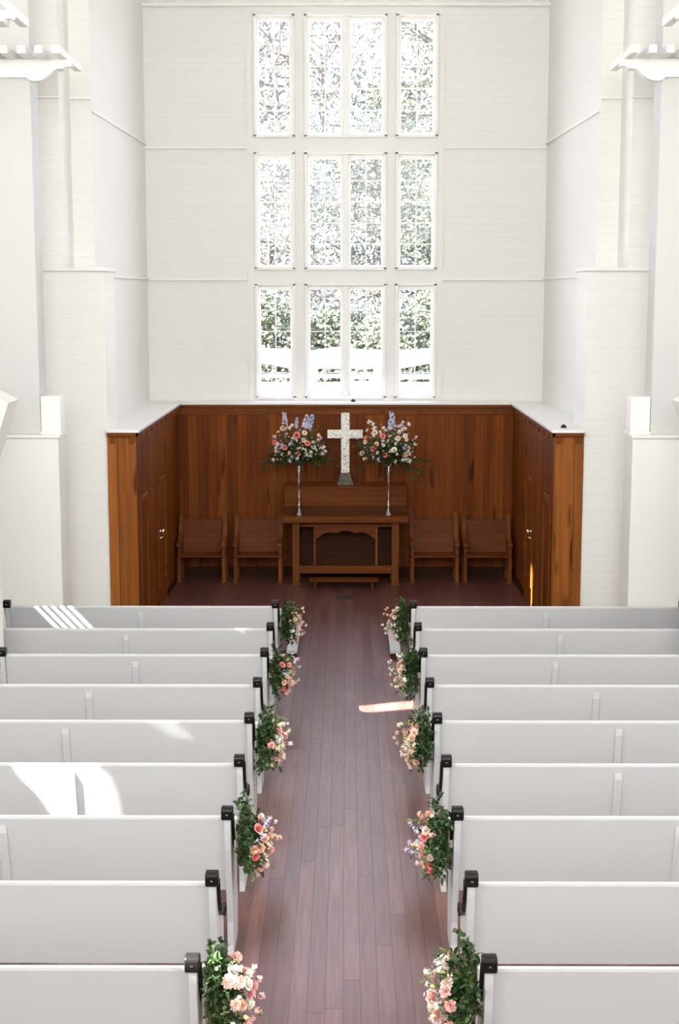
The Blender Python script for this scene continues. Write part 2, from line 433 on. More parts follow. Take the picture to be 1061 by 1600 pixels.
# ------------------------------------------------------------------ chancel panelling
tag(MB().box(-SIDE - .03, SIDE + .03, WOODB, WOODB + .03, 0, LED - .03).build('wall_panelling_back', M['pine_x']), kind='structure', label='dark vertical pine boards behind the altar')
DOORS = {-1: (16.95, 17.85), 1: (16.95, 17.85)}
for sg, nm in ((-1, 'left'), (1, 'right')):
    a, b = sorted((sg * SIDE, sg * (SIDE + .03)))
    mb = MB()
    d0, d1 = DOORS[sg]
    mb.box(a, b, 15.41, d0, 0, LED - .03).box(a, b, d1, WOODB, 0, LED - .03).box(a, b, d0, d1, 2.03, LED - .03)
    tag(mb.build('wall_panelling_' + nm, M['pine_y']), kind='structure')
    mb = MB()
    a, b = sorted((sg * (SIDE - .005), sg * 2.5))
    mb.box(a, b, 15.38, 15.41, 0, LED - .03, .003)
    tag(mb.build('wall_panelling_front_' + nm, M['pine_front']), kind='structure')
    # cap mouldings in pine
    mb = MB()
    a, b = sorted((sg * (SIDE - .035), sg * 2.5)); mb.box(a, b, 15.345, 15.38, LED - .07, LED - .03, .006)
    a, b = sorted((sg * (SIDE - .035), sg * SIDE)); mb.box(a, b, 15.345, WOODB, LED - .07, LED - .03, .006)
    a, b = sorted((sg * (SIDE - .012), sg * SIDE)); mb.box(a, b, 15.38, WOODB, LED - .15, LED - .07, .003)
    for k in range(9):
        y = 15.7 + k * .42; a, b = sorted((sg * (SIDE - .03), sg * SIDE)); mb.box(a, b, y, y + .03, LED - .13, LED - .07, .003)
    for xx in (2.24, 2.44):
        a, b = sorted((sg * (xx - .02), sg * (xx + .02))); mb.box(a, b, 15.35, 15.38, LED - .14, LED - .07, .004)
    tag(mb.build('trim_7' if sg < 0 else 'trim_8', M['pine_trim']), kind='structure')
    # white ledge top
    mb = MB(); a, b = sorted((sg * (SIDE - .04), sg * 2.72)); mb.box(a, b, 16.0, BACK, LED - .03, LED, .004)
    a, b = sorted((sg * (SIDE - .04), sg * 2.505)); mb.box(a, b, 15.34, 16.0, LED - .03, LED, .004)
    tag(mb.build('trim_9' if sg < 0 else 'trim_10', M['trim']), kind='structure')
    # floor moulding
    a, b = sorted((sg * (SIDE - .015), sg * SIDE))
    tag(MB().box(a, b, 15.41, 16.95, 0, .10, .004).box(a, b, 17.85, WOODB, 0, .10, .004).build('baseboard_' + nm, M['dark_oak']), kind='structure')
    # door
    a, b = sorted((sg * (SIDE + .003), sg * (SIDE + .028)))
    door = MB().box(a, b, d0 + .006, d1 - .006, .01, 2.025, .002).build('door_1' if sg < 0 else 'door_2', M['pine_y'])
    tag(door, kind='structure', label='pine door flush with the %s chancel panelling' % nm)
    # raised moulding with a clipped corner on door and on the panel beside it
    def clipped(y0, y1, z0, z1, cut):
        pts = [(y0, z0), (y0, z1 - cut), (y0 + cut, z1), (y1, z1), (y1, z0)]
        m_ = MB(); m_.tube([(sg * (SIDE - .004), p[0], p[1]) for p in pts], .011, 6)
        m_.tube([(sg * (SIDE - .002), p[0] + (.035 if p[0] == y0 else -.035), p[1] - .04 + (.08 if p[1] == z0 else 0)) for p in pts], .006, 6)
        return m_
    clipped(17.1, 17.7, .25, 1.52, .12).build('door_moulding', M['pine_trim'], door)
    for z in (.30, 1.02, 1.75):
        a, b = sorted((sg * (SIDE - .006), sg * (SIDE + .002)))
        MB().box(a, b, 17.83, 17.87, z, z + .11, .002).build('hinge', M['iron'], door)
    hd = MB(); hd.tube([(sg * SIDE, 17.1, .93), (sg * (SIDE - .03), 17.1, .93)], .012, 10); hd.tube([(sg * (SIDE - .03), 17.1, .93), (sg * (SIDE - .045), 17.1, .93), (sg * (SIDE - .07), 17.1, .93)], [.012, .028, .018], 12)
    hd.build('door_knob', M['brass'], door, True)
    hd = MB(); hd.tube([(sg * SIDE, 17.1, .85), (sg * (SIDE - .035), 17.1, .85), (sg * (SIDE - .04), 17.18, .85), (sg * (SIDE - .04), 17.26, .845)], .009, 8)
    hd.build('door_lever', M['brass'], door, True)
    tag(clipped(15.62, 16.15, .20, 1.52, .12).build('trim_11' if sg < 0 else 'trim_12', M['pine_trim']), kind='structure')
mb = MB().box(-SIDE + .035, SIDE - .035, WOODB - .03, WOODB, LED - .07, LED - .03, .006).box(-SIDE, SIDE, WOODB - .012, WOODB, LED - .16, LED - .07, .003)
for k in range(9):
    x = -1.95 + k * .4875; mb.box(x - .02, x + .02, WOODB - .03, WOODB, LED - .13, LED - .07, .003)
tag(mb.build('trim_13', M['pine_trim']), kind='structure')
tag(MB().box(-SIDE + .04, SIDE - .04, WOODB - .035, BACK - .02, LED - .03, LED, .004).build('trim_14', M['trim']), kind='structure')
tag(MB().box(-SIDE, SIDE, WOODB - .015, WOODB, 0, .10, .004).build('baseboard_back', M['dark_oak']), kind='structure')

# ------------------------------------------------------------------ roof trusses at the nave sides
def truss(sg, dy, nearer):
    side = 'left' if sg < 0 else 'right'
    t_ = empty('timber_truss', (sg * 3.2, 14.5 + dy, 0), 0,
               'white truss post with slatted bracket, %s wall, %s' % (side, 'nearer one, cut by frame' if nearer else 'beside chancel opening'), 'truss', 'white timber trusses along the nave walls')
    def add(mb, name, mat):
        # geometry written in world coordinates for dy = 0, moved to the truss origin
        for v in mb.bm.verts: v.co.x = sg * v.co.x - sg * 3.2; v.co.y -= 14.5
        mb.bm.normal_update()
        return mb.build(name, mat, t_)
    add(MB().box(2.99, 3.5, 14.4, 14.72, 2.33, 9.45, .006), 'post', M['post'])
    pi_ = 2.89 if nearer else 2.80
    add(MB().box(pi_, 3.9, 14.3, 14.63 if nearer else 14.75, 0, 2.30, .006).box(pi_ - .015, 3.9, 14.285, 14.64 if nearer else 14.77, 2.30, 2.33, .004), 'pedestal', M['plain'])
    if not nearer: add(MB().box(2.79, 2.985, 14.4, 14.62, 2.36, 2.70, .006).box(2.785, 2.99, 14.38, 14.64, 2.33, 2.36, .004), 'corbel_block', M['trim'])
    pts = [(3.9, 5.73), (3.0, 5.73), (2.985, 5.725), (2.96, 5.735), (2.92, 5.755), (2.87, 5.765), (2.82, 5.775), (2.78, 5.80), (2.74, 5.83), (2.69, 5.845), (2.64, 5.84), (2.63, 5.86), (2.61, 5.86), (2.61, 5.925), (3.9, 5.925)]
    pts = [(3.9, 5.72), (3.02, 5.72), (3.0, 5.70), (2.96, 5.685), (2.90, 5.69), (2.85, 5.71), (2.80, 5.745), (2.76, 5.785), (2.72, 5.80), (2.67, 5.80), (2.65, 5.82), (2.60, 5.82), (2.58, 5.85), (2.58, 5.885), (3.9, 5.885)]
    add(MB().prism(pts, 'y', 14.36, 14.46), 'bracket_beam', M['trim'])
    for k in range(9):
        x = 2.63 + k * .162
        add(MB().box(x, x + .075, 14.02, 15.15, 5.887, 5.96, .004), 'slat', M['trim'])
    if not nearer:
        pass
    br = [(2.95, 2.75), (3.10, 2.83), (3.9, 3.12), (3.9, 1.9), (3.30, 1.73)]
    if nearer:
        mb = MB().prism(br, 'y', 15.35, 15.75); add(mb, 'brace', M['plain'])
    t_.location.y += 0
    return t_
for sg in (-1, 1):
    truss(sg, 0, False)
    truss(sg, -2.46, True)

# ------------------------------------------------------------------ pews
SC = .885
def scroll_poly(cy, cz, ry, rz, n=20, p=3.2):
    out = []
    for i in range(n):
        a = 2 * pi * i / n; c, s = cos(a), sin(a)
        out.append((cy + ry * math.copysign(abs(c) ** (2 / p), c), cz + rz * math.copysign(abs(s) ** (2 / p), s)))
    return out
END = [(-.02, .86), (-.015, .80), (.01, .66), (.05, .50), (.09, .34), (.12, .20), (.125, .06), (.11, 0), (.43, 0), (.425, .06), (.44, .13), (.455, .18), (.45, .25), (.42, .33), (.405, .42), (.41, .50), (.40, .565), (.34, .60), (.26, .60), (.19, .615), (.13, .655), (.085, .72), (.055, .79), (.035, .86), (.02, .90), (-.01, .90)]
def pew_end(parent, xc, cap_sign):
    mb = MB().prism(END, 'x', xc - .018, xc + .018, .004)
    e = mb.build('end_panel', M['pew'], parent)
    mb = MB().prism(scroll_poly(0, SC, .036, .038), 'x', xc - .032, xc + .032, .006)
    # cap rail following the S curve, ending in a volute
    path = [(.028, .87), (.045, .80), (.075, .735), (.115, .675), (.165, .635), (.22, .617), (.28, .612), (.33, .61), (.365, .60), (.385, .58), (.383, .555), (.365, .545), (.35, .555)]
    hw = .012; th = .009; xr = xc + cap_sign * .024
    v0 = []
    for i, p in enumerate(path):
        q = path[min(i + 1, len(path) - 1)]; r = path[max(i - 1, 0)]
        tx, tz = q[0] - r[0], q[1] - r[1]; L = math.hypot(tx, tz); nx, nz = -tz / L, tx / L
        k = th if i < 8 else th * 1.35
        v0.append([mb.bm.verts.new((xr + sx * hw, p[0] + nx * k * s2, p[1] + nz * k * s2)) for sx, s2 in ((-1, -1), (1, -1), (1, 1), (-1, 1))])
    for a, b in zip(v0, v0[1:]):
        for i in range(4): mb.bm.faces.new((a[i], a[(i + 1) % 4], b[(i + 1) % 4], b[i]))
    mb.bm.faces.new(v0[0][::-1]); mb.bm.faces.new(v0[-1])
    o = mb.build('armrest', M['black'], e)
    md = o.modifiers.new('b', 'BEVEL'); md.width = .003; md.segments = 2
    o['label'] = 'black scrolled armrest'
    # bright brass chip standing in for the highlight on the black scroll
    MB().box(xc - .006, xc + .006, -.0385, -.035, SC - .004, SC + .002).build('scroll_glint', M['brass'], e)
    return e
def make_pew(length, bx):
    """local: aisle end at x=+-.6.., builds for +x side, origin on floor below the scroll at the aisle end"""
    r = empty('pew')
    L = length
    # backrest slab: leaning board with rounded top
    top = [(.004, .845), (.005, .859), (.011, .865), (.019, .864), (.024, .855)]
    poly = [(.10, .40)] + top + [(.120, .397)]
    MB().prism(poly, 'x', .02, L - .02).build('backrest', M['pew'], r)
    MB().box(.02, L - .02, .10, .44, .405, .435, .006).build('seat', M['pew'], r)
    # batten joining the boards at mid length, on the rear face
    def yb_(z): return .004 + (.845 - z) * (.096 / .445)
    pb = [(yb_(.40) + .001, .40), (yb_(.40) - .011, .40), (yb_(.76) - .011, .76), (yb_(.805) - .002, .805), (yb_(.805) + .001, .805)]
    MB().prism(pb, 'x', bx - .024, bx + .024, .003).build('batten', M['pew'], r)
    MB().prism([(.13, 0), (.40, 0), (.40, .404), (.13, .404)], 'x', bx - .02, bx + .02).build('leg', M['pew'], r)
    pew_end(r, .0, -1); pew_end(r, L, 1)
    return r
Y0, DY = 5.9, .9125
protos = {}
ordn = ['front', 'second', 'third', 'fourth', 'fifth', 'sixth', 'seventh', 'eighth', 'ninth and nearest']
extra = {('left', 0): 'thin sun streaks near its far end', ('left', 4): 'faint sun spot on its back', ('left', 5): 'large sun patch on its back', ('right', 8): 'dark gap showing before it'}
for sg, side in ((-1, 'left'), (1, 'right')):
    for k in range(9):
        row = 8 - k                     # 0 = front row
        short = (side == 'left' and row in (2, 5)) or (side == 'right' and row in (2, 5))
        key = short
        if key not in protos:
            p = make_pew(2.08 if short else 2.46, 1.05 if short else 1.22); protos[key] = p
        else: p = copy_tree(protos[key])
        if sg > 0:
            p.location = (.625, Y0 + DY * k, 0); p.rotation_euler = (0, 0, 0); p.scale = (1, 1, 1)
        else:
            p.location = (-.635 - (2.08 if short else 2.46), Y0 + DY * k, 0)
            # same pew, its aisle end is its other end; centre batten keeps its place
        fl_ = 'flowers on its aisle end' if row % 2 == 0 else 'no flowers on its aisle end'
        ex = extra.get((side, row))
        lab = 'white pew %s of aisle, %s row%s, %s' % (side, ordn[row], ' from altar' if 0 < row < 8 else '', ex or fl_)
        tag(p, lab, 'pew', 'white pews %s of the aisle' % side)

# ------------------------------------------------------------------ low white platforms at the chancel end of the aisle
for sg, side in ((-1, 'left'), (1, 'right')):
    x = .515 if sg > 0 else -.545
    kb = empty('floor_plinth', (x, 15.35, 0), 0, 'low narrow white plinth on the floor, %s of aisle before the front pew' % side, 'plinth', 'low white plinths')
    MB().box(-.055, .055, -.66, .66, .05, .085, .004).build('top_board', M['pew'], kb)
    MB().box(-.04, .04, -.64, .64, 0, .05, .002).build('base', M['dark_oak'], kb)

# ------------------------------------------------------------------ chancel chairs
def make_chair():
    r = empty('pew_chair'); Wd = .62; h = Wd / 2
    e_ = [(.36, .80), (.40, .80), (.43, .76), (.43, .60), (.40, .40), (.38, .2), (.40, .05), (.40, 0), (.04, 0), (.035, .04), (.05, .07), (.05, .33), (.03, .36), (.04, .42), (.05, .47), (.08, .50), (.16, .51), (.24, .53), (.30, .58), (.33, .66), (.345, .76)]
    front = [(-.0, 0)]
    for s in (-1, 1):
        xc = s * (h - .022)
        # end panel above the seat
        up = [(.36, .83), (.40, .83), (.42, .78), (.42, .34), (.03, .34), (.025, .40), (.03, .47), (.07, .50), (.15, .51), (.22, .535), (.28, .59), (.32, .68), (.34, .78)]
        e = MB().prism(up, 'x', xc - .02, xc + .02, .004).build('end_panel', M['oak_v'], r)
        MB().prism(scroll_poly(.37, .835, .028, .028), 'x', xc - .028, xc + .028, .005).build('scroll', M['oak_v'], e)
        path = [(.345, .82), (.325, .72), (.29, .62), (.235, .555), (.16, .525), (.08, .515), (.03, .505)]
        mb = MB(); v0 = []
        for i, p in enumerate(path):
            q = path[min(i + 1, len(path) - 1)]; q0 = path[max(i - 1, 0)]; tx, tz = q[0] - q0[0], q[1] - q0[1]; L = math.hypot(tx, tz); nx, nz = -tz / L, tx / L
            v0.append([mb.bm.verts.new((xc + sx * .028, p[0] + nx * .014 * s2, p[1] + nz * .014 * s2)) for sx, s2 in ((-1, -1), (1, -1), (1, 1), (-1, 1))])
        for a, b in zip(v0, v0[1:]):
            for i in range(4): mb.bm.faces.new((a[i], a[(i + 1) % 4], b[(i + 1) % 4], b[i]))
        mb.bm.faces.new(v0[0][::-1]); mb.bm.faces.new(v0[-1])
        mb.prism(scroll_poly(.02, .49, .026, .028), 'x', xc - .03, xc + .03, .004)
        mb.build('armrest', M['oak_v'], r)
        for yy, nm in ((.0, 'leg'), (.36, 'leg')):
            MB().box(xc - .024, xc + .024, yy, yy + .05, .035, .335, .004).box(xc - .03, xc + .03, yy - .006, yy + .056, 0, .035, .004).build('leg', M['oak_v'], r)
    MB().box(-h - .0 + .01, h - .01, -.02, .40, .335, .36, .008, 2).build('seat', M['oak'], r)
    MB().prism([(.30, .36), (.38, .775), (.405, .775), (.33, .36)], 'x', -h + .045, h - .045, .004).build('backrest', M['oak'], r)
    return r
cx_ = [-1.86, -1.132, 1.149, 1.831]
clab = ['short oak bench chair at far left, beside the panelled side wall', 'short oak bench chair just left of the altar table', 'short oak bench chair just right of the altar table', 'short oak bench chair at far right, beside the panelled side wall']
c0 = make_chair()
for i, x in enumerate(cx_):
    c = c0 if i == 0 else copy_tree(c0)
    c.location = (x, 18.66, 0); tag(c, clab[i], 'chair', 'oak bench chairs at the back of the chancel')

# ------------------------------------------------------------------ altar
al = empty('altar_table', (0, 18.45, 0), 0, 'long dark oak altar table with scalloped apron, centre of the chancel', 'altar')
MB().box(-.80, .80, 0, .60, .815, .895, .008, 2).build('table_top', M['oak'], al)
for s in (-1, 1):
    for yy in (.06, .48):
        mb = MB().box(s * .635 - .045, s * .635 + .045, yy, yy + .08, .03, .815, .005).box(s * .635 - .055, s * .635 + .055, yy - .01, yy + .09, 0, .03, .004)
        mb.build('leg', M['oak_v'], al)
    MB().box(s * .395 - .015, s * .395 + .015, .10, .13, .25, .76, .003).build('upright', M['oak_v'], al)
MB().box(-.60, .60, .08, .13, .15, .25, .005).build('stretcher', M['oak'], al)
MB().box(-.60, .60, .09, .12, .755, .79, .003).build('rail', M['oak'], al)
ap = [(-.38, .755), (-.38, .60), (-.35, .615), (-.30, .65), (-.25, .675), (-.17, .68), (-.13, .665), (-.10, .675), (-.05, .70), (0, .705), (.05, .70), (.10, .675), (.13, .665), (.17, .68), (.25, .675), (.30, .65), (.35, .615), (.38, .60), (.38, .755)]
MB().prism(ap, 'y', .10, .12, .002).build('scalloped_apron', M['oak'], al)
MB().box(-.58, .58, .42, .44, .15, .80).build('back_panel', M['dark_oak'], al)
rd = empty('altar_shelf', (0, 18.73, .895), 0, 'oak box shelf raised on the back of the altar table, under the cross', 'shelf')
MB().box(-.785, .785, 0, .02, 0, .325, .002).box(-.785, -.765, .02, .53, 0, .325).box(.765, .785, .02, .53, 0, .325).build('front_board', M['oak'], rd)
MB().box(-.79, .79, -.008, .55, .325, .347, .004).build('shelf_top', M['oak'], rd)
bn = empty('footrest', (-.02, 18.27, 0), 0, 'low narrow oak footrest on the floor in front of the altar table', 'footrest')
MB().box(-.44, .44, 0, .2, .085, .115, .004).build('tread', M['oak'], bn)
for s in (-1, 1): MB().box(s * .36 - .02, s * .36 + .02, .02, .18, 0, .085, .003).build('leg', M['oak'], bn)
vt = MB(); vt.box(-.105, .105, -.1, .1, 0, .006, .002)
for k in range(6): vt.box(-.09, .09, -.085 + k * .03, -.075 + k * .03, .006, .01)
o = vt.build('floor_vent', M['iron']); o.location = (-.008, 17.76, 0); tag(o, 'small black metal vent set in the chancel floor', 'vent')

# cross
cr = empty('altar_cross', (-.005, 19.0, 1.242), 0, 'speckled white cross on a stepped grey stone base, on the altar shelf', 'cross')
def rough_box(mb, x0, x1, y0, y1, z0, z1, n, amp, seed):
    b2 = bmesh.new(); bmesh.ops.create_cube(b2, size=1); 
    for v in b2.verts: v.co = Vector(((x0 + x1) / 2 + v.co.x * (x1 - x0), (y0 + y1) / 2 + v.co.y * (y1 - y0), (z0 + z1) / 2 + v.co.z * (z1 - z0)))
    bmesh.ops.subdivide_edges(b2, edges=b2.edges[:], cuts=n, use_grid_fill=True)
    for v in b2.verts:
        nn = noise.noise_vector(v.co * 28 + Vector((seed, 0, 0))); v.co += nn * amp
    me = bpy.data.meshes.new('t'); b2.to_mesh(me); b2.free(); mb.bm.from_mesh(me); bpy.data.meshes.remove(me)
mb = MB(); rough_box(mb, -.054, .054, -.03, .03, .15, .93, 9, .003, 1); mb.build('upright', M['pearl'], cr)
mb = MB(); rough_box(mb, -.23, .225, -.029, .029, .605, .71, 9, .003, 5); mb.build('crossbar', M['pearl'], cr)
mb = MB().box(-.105, .105, -.09, .09, 0, .045, .008); mb.prism([(-.085, .045), (.085, .045), (.062, .155), (-.062, .155)], 'y', -.06, .06, .005); mb.build('base', M['stone'], cr)

# ------------------------------------------------------------------ flowers
def petal_grid(bm, ang, r0, z0, L, wid, open_, curl, cup=.3, nu=4, nv=4, ruff=0, rnd=None):
    """petal from base radius r0; open_ = angle from vertical; curl bends tip outward"""
    ca, sa = cos(ang), sin(ang); g = []
    x, z, th = r0, z0, open_
    prof = [(x, z)]
    for j in range(nv):
        x += sin(th) * L / nv; z += cos(th) * L / nv; th += curl / nv; prof.append((x, z))
    for j, (px, pz) in enumerate(prof):
        vv = j / nv; w = wid * (sin(pi * (.15 + .70 * vv)) ** .8); row = []
        for i in range(nu + 1):
            uu = -1 + 2 * i / nu
            tx = uu * w; rr = px - cup * w * uu * uu * .9; zz = pz - (.12 * w * uu * uu if vv > .8 else 0)
            if ruff and vv > .5: zz += ruff * L * (rnd.random() - .5) * vv; rr += ruff * L * (rnd.random() - .5)
            row.append(bm.verts.new((rr * ca - tx * sa, rr * sa + tx * ca, zz)))
        g.append(row)
    for j in range(nv):
        for i in range(nu): bm.faces.new((g[j][i], g[j][i + 1], g[j + 1][i + 1], g[j + 1][i]))
def rose_mesh(seed, R=1.0):
    rnd = random.Random(seed); bm = bmesh.new(); n = 0
    spec = [(3, .0, .28, .42, .20, -.25, 1.2), (4, .06, .20, .50, .27, 0, 1.0), (5, .12, .10, .58, .34, .25, .8), (6, .19, -.02, .64, .42, .55, .5), (7, .25, -.14, .70, .50, 1.0, .3)]
    for i, (k, r0, z0, L, w, op, cup) in enumerate(spec):
        for j in range(k):
            petal_grid(bm, 2 * pi * (j + .37 * i) / k + rnd.uniform(-.15, .15), r0, z0, L * rnd.uniform(.92, 1.05), w, op * .75 - .1, .1 + .27 * i, cup)
    me = bpy.data.meshes.new('rose'); bm.to_mesh(me); bm.free()
    for p in me.polygons: p.use_smooth = True
    return me
def ruffle_mesh(seed):
    rnd = random.Random(seed); bm = bmesh.new()
    for i in range(46):
        f = i / 46; op = 1.45 * f ** .7
        petal_grid(bm, i * 2.399, .05 + .12 * f, .1 - .25 * f, rnd.uniform(.7, .85), .22, op, .3, .1, 2, 3, .22, rnd)
    me = bpy.data.meshes.new('ruffle'); bm.to_mesh(me); bm.free()
    return me
def bud_mesh(seed):
    rnd = random.Random(seed); bm = bmesh.new()
    for i in range(7): petal_grid(bm, i * 2.2, .12, -.5, 1.15, .42, .55, -1.0, .55, 3, 4)
    me = bpy.data.meshes.new('bud'); bm.to_mesh(me); bm.free()
    for p in me.polygons: p.use_smooth = True
    return me
def blossom(bm, c, nrm, r, rnd):
    n = nrm.normalized(); a = n.orthogonal().normalized(); b = n.cross(a); ph = rnd.uniform(0, 6)
    cv = bm.verts.new(c)
    for k in range(5):
        t0 = ph + 2 * pi * k / 5
        d = [a * cos(t0 + q) + b * sin(t0 + q) for q in (-.5, 0, .5)]
        v1 = bm.verts.new(c + d[0] * r * .75 + n * r * .15); v2 = bm.verts.new(c + d[1] * r + n * r * .3); v3 = bm.verts.new(c + d[2] * r * .75 + n * r * .15)
        bm.faces.new((cv, v1, v2, v3))
def spray_mesh(seed, n=16, spread=1.0, r=.28):
    rnd = random.Random(seed); bm = bmesh.new()
    for i in range(n):
        d = Vector((rnd.gauss(0, 1), rnd.gauss(0, 1), rnd.gauss(.3, 1))).normalized()
        c = d * rnd.uniform(.45, 1.0) * spread
        blossom(bm, c, d, r * rnd.uniform(.75, 1.2), rnd)
        if i % 3 == 0: blossom(bm, c * .6, -d + Vector((0, 0, .5)), r, rnd)
    me = bpy.data.meshes.new('blossom_spray'); bm.to_mesh(me); bm.free()
    return me
def spike_mesh(seed):
    rnd = random.Random(seed); bm = bmesh.new()
    for i in range(26):
        f = i / 25; z = f * .95; rad = .17 * (1 - .45 * f ** 2) * rnd.uniform(.7, 1.2); a = i * 2.4 + rnd.uniform(-.3, .3)
        d = Vector((cos(a), sin(a), rnd.uniform(-.1, .5))); blossom(bm, Vector((cos(a) * rad, sin(a) * rad, z + rnd.uniform(-.03, .03))), d, .14 * (1 - .35 * f) * rnd.uniform(.8, 1.2), rnd)
    me = bpy.data.meshes.new('delphinium'); bm.to_mesh(me); bm.free()
    return me
BL = {'rose': [rose_mesh(1), rose_mesh(2)], 'carnation': [ruffle_mesh(3), ruffle_mesh(4)], 'rosebud': [bud_mesh(5)], 'blossom_spray': [spray_mesh(6), spray_mesh(7, 20), spray_mesh(8, 12)], 'delphinium': [spike_mesh(9), spike_mesh(10)]}
CACHE = {}
def bloom(kind, colr, parent, pos, nrm, size, rnd):
    src = rnd.choice(BL[kind]); key = (src.name, colr)
    if key not in CACHE:
        me = src.copy(); me.name = kind; me.materials.clear(); me.materials.append(P[colr]); CACHE[key] = me
    o = bpy.data.objects.new(kind, CACHE[key]); COL.objects.link(o); o.parent = parent; o.location = pos
    q = Vector(nrm).to_track_quat('Z', 'Y'); o.rotation_mode = 'QUATERNION'
    from mathutils import Quaternion
    o.rotation_quaternion = q @ Quaternion((0, 0, 1), rnd.uniform(0, 6.28)) if kind != 'delphinium' else q
    s = size * rnd.uniform(.88, 1.12); o.scale = (s, s, s)
    return o

def leaf(bm, p, d, up, L, w):
    d = d.normalized(); s = d.cross(up)
    if s.length < .01: s = d.orthogonal()
    s.normalize(); n = s.cross(d)
    a = bm.verts.new(p); b = bm.verts.new(p + d * L * .35 + s * w + n * w * .35); b2 = bm.verts.new(p + d * L * .35 - s * w + n * w * .35)
    c = bm.verts.new(p + d * L * .5); e = bm.verts.new(p + d * L * .72 + s * w * .7 + n * w * .1); e2 = bm.verts.new(p + d * L * .72 - s * w * .7 + n * w * .1); t_ = bm.verts.new(p + d * L - n * L * .12)
    for f in ((a, b, c), (a, c, b2), (b, e, c), (c, e2, b2), (e, t_, c), (c, t_, e2)): bm.faces.new(f)
def sprigs(rnd, n, org, dirf, Lr, leafL, leafw, step=.018, droop=.25):
    """sprigs of leaves -> (leaves bmesh, stem bmesh as MB)"""
    bm = bmesh.new(); st = MB(); hub = Vector((0, 0, 0))
    for i in range(n):
        d = dirf(rnd, i).normalized(); L = rnd.uniform(*Lr); p = Vector(org(rnd, i)); pts = [p.copy()]; m_ = max(3, int(L / step))
        for k in range(m_):
            d = (d + Vector((rnd.gauss(0, .08), rnd.gauss(0, .08), rnd.gauss(0, .08) - droop / m_))).normalized(); p = p + d * (L / m_); pts.append(p.copy())
            if k > m_ * .15:
                for q in range(2):
                    ld = (d * .6 + Vector((rnd.gauss(0, .6), rnd.gauss(0, .6), rnd.gauss(.1, .5)))).normalized()
                    leaf(bm, p, ld, Vector((rnd.gauss(0, .4), rnd.gauss(0, .4), 1)), leafL * rnd.uniform(.7, 1.25), leafw * rnd.uniform(.8, 1.2))
        st.tube([hub] + (pts[::2] if len(pts) > 5 else pts), .0013, 4, False)
    return bm, st
def put(bm, name, mat, parent, stuff=False):
    me = bpy.data.meshes.new(name); bm.to_mesh(me); bm.free(); o = link(name, me, mat, parent)
    if stuff: o['kind'] = 'stuff'
    return o

AISLE_Z = .70
def aisle_bouquet(sg, k, seed, label, mix, R=1.0):
    rnd = random.Random(seed); y = Y0 + DY * k
    b = empty('aisle_bouquet', (sg * .603, y + .11, AISLE_Z), 0, label, 'bouquet', 'flower bouquets tied to the aisle pews')
    T = -sg   # toward the aisle
    zr = .17 * R
    # greens against the pew
    bm, st = sprigs(rnd, 115, lambda r, i: (T * r.uniform(.01, .085), r.uniform(-.08, .06), r.uniform(-zr * .85, zr * .85)),
                    lambda r, i: Vector((T * r.uniform(-.15, 1.1), r.gauss(-.25, .7), r.gauss(.15, .8))), (.05, .12), .036, .0095, .014)
    put(bm, 'dark_foliage', M['leaf'], b, True); st.build('stems', M['stem'], b)
    bm, st2 = sprigs(rnd, 16, lambda r, i: (T * r.uniform(.05, .12), r.uniform(-.06, .06), r.uniform(-zr * .8, zr * .8)),
                     lambda r, i: Vector((T * r.uniform(.2, 1.2), r.gauss(-.2, .7), r.gauss(-.1, .8))), (.08, .17), .022, .006, .018, .5)
    put(bm, 'light_foliage', M['leaf2'], b, True); st2.build('stems', M['stem'], b)
    # blooms on the aisle-facing half of an ellipsoid
    pts = []; tries = 0
    while len(pts) < 30 and tries < 2000:
        tries += 1
        d = Vector((T * rnd.uniform(.05, 1), rnd.uniform(-1, .75), rnd.uniform(-1, 1)))
        if d.length > 1 or d.length < .1: continue
        d.normalize()
        if d.x * T < .38: continue
        # keep a green strip beside the pew
        p = Vector((T * .06 + d.x * .125 * R, d.y * .11 * R, d.z * zr * 1.0 - (.03 if True else 0)))
        if any((p - q[0]).length < .034 for q in pts): continue
        pts.append((p, d))
    kinds = []
    for i, (p, d) in enumerate(pts):
        kd, cl = mix[i % len(mix)]
        sz = {'rose': .034, 'carnation': .030, 'rosebud': .018, 'blossom_spray': .030, 'delphinium': .10}[kd]
        bloom(kd, cl, b, p + d * rnd.uniform(-.005, .018), d, sz * R, rnd)
    # airy outliers
    for i in range(9):
        d = Vector((T * rnd.uniform(.4, 1), rnd.uniform(-.7, .5), rnd.uniform(-.7, .8))).normalized()
        p = Vector((T * .06 + d.x * .20, d.y * .16, d.z * .19))
        bloom('blossom_spray', rnd.choice([m_[1] for m_ in mix if m_[0] == 'blossom_spray'] or ['white']), b, p, d, .017, rnd)
    # satin tie to the pew end
    MB().box(sorted((T * -.004, T * .02))[0], sorted((T * -.004, T * .02))[1], -.02, .02, -.05, .12, .003).build('ribbon', M['plain'], b)
    return b
mixA = [('carnation', 'blush'), ('rosebud', 'lime'), ('carnation', 'peach'), ('blossom_spray', 'peach'), ('rosebud', 'cream'), ('carnation', 'pink'), ('blossom_spray', 'white')]
mixB = [('carnation', 'pink'), ('rose', 'coral'), ('rosebud', 'lime'), ('blossom_spray', 'peach'), ('carnation', 'peach'), ('rosebud', 'cream'), ('carnation', 'blush'), ('blossom_spray', 'lilac')]
mixC = [('carnation', 'pink'), ('blossom_spray', 'white'), ('carnation', 'blush'), ('rosebud', 'lime'), ('carnation', 'pink'), ('blossom_spray', 'cream')]
mixD = [('blossom_spray', 'peach'), ('carnation', 'peach'), ('blossom_spray', 'white'), ('rosebud', 'cream'), ('carnation', 'blush'), ('blossom_spray', 'cream')]
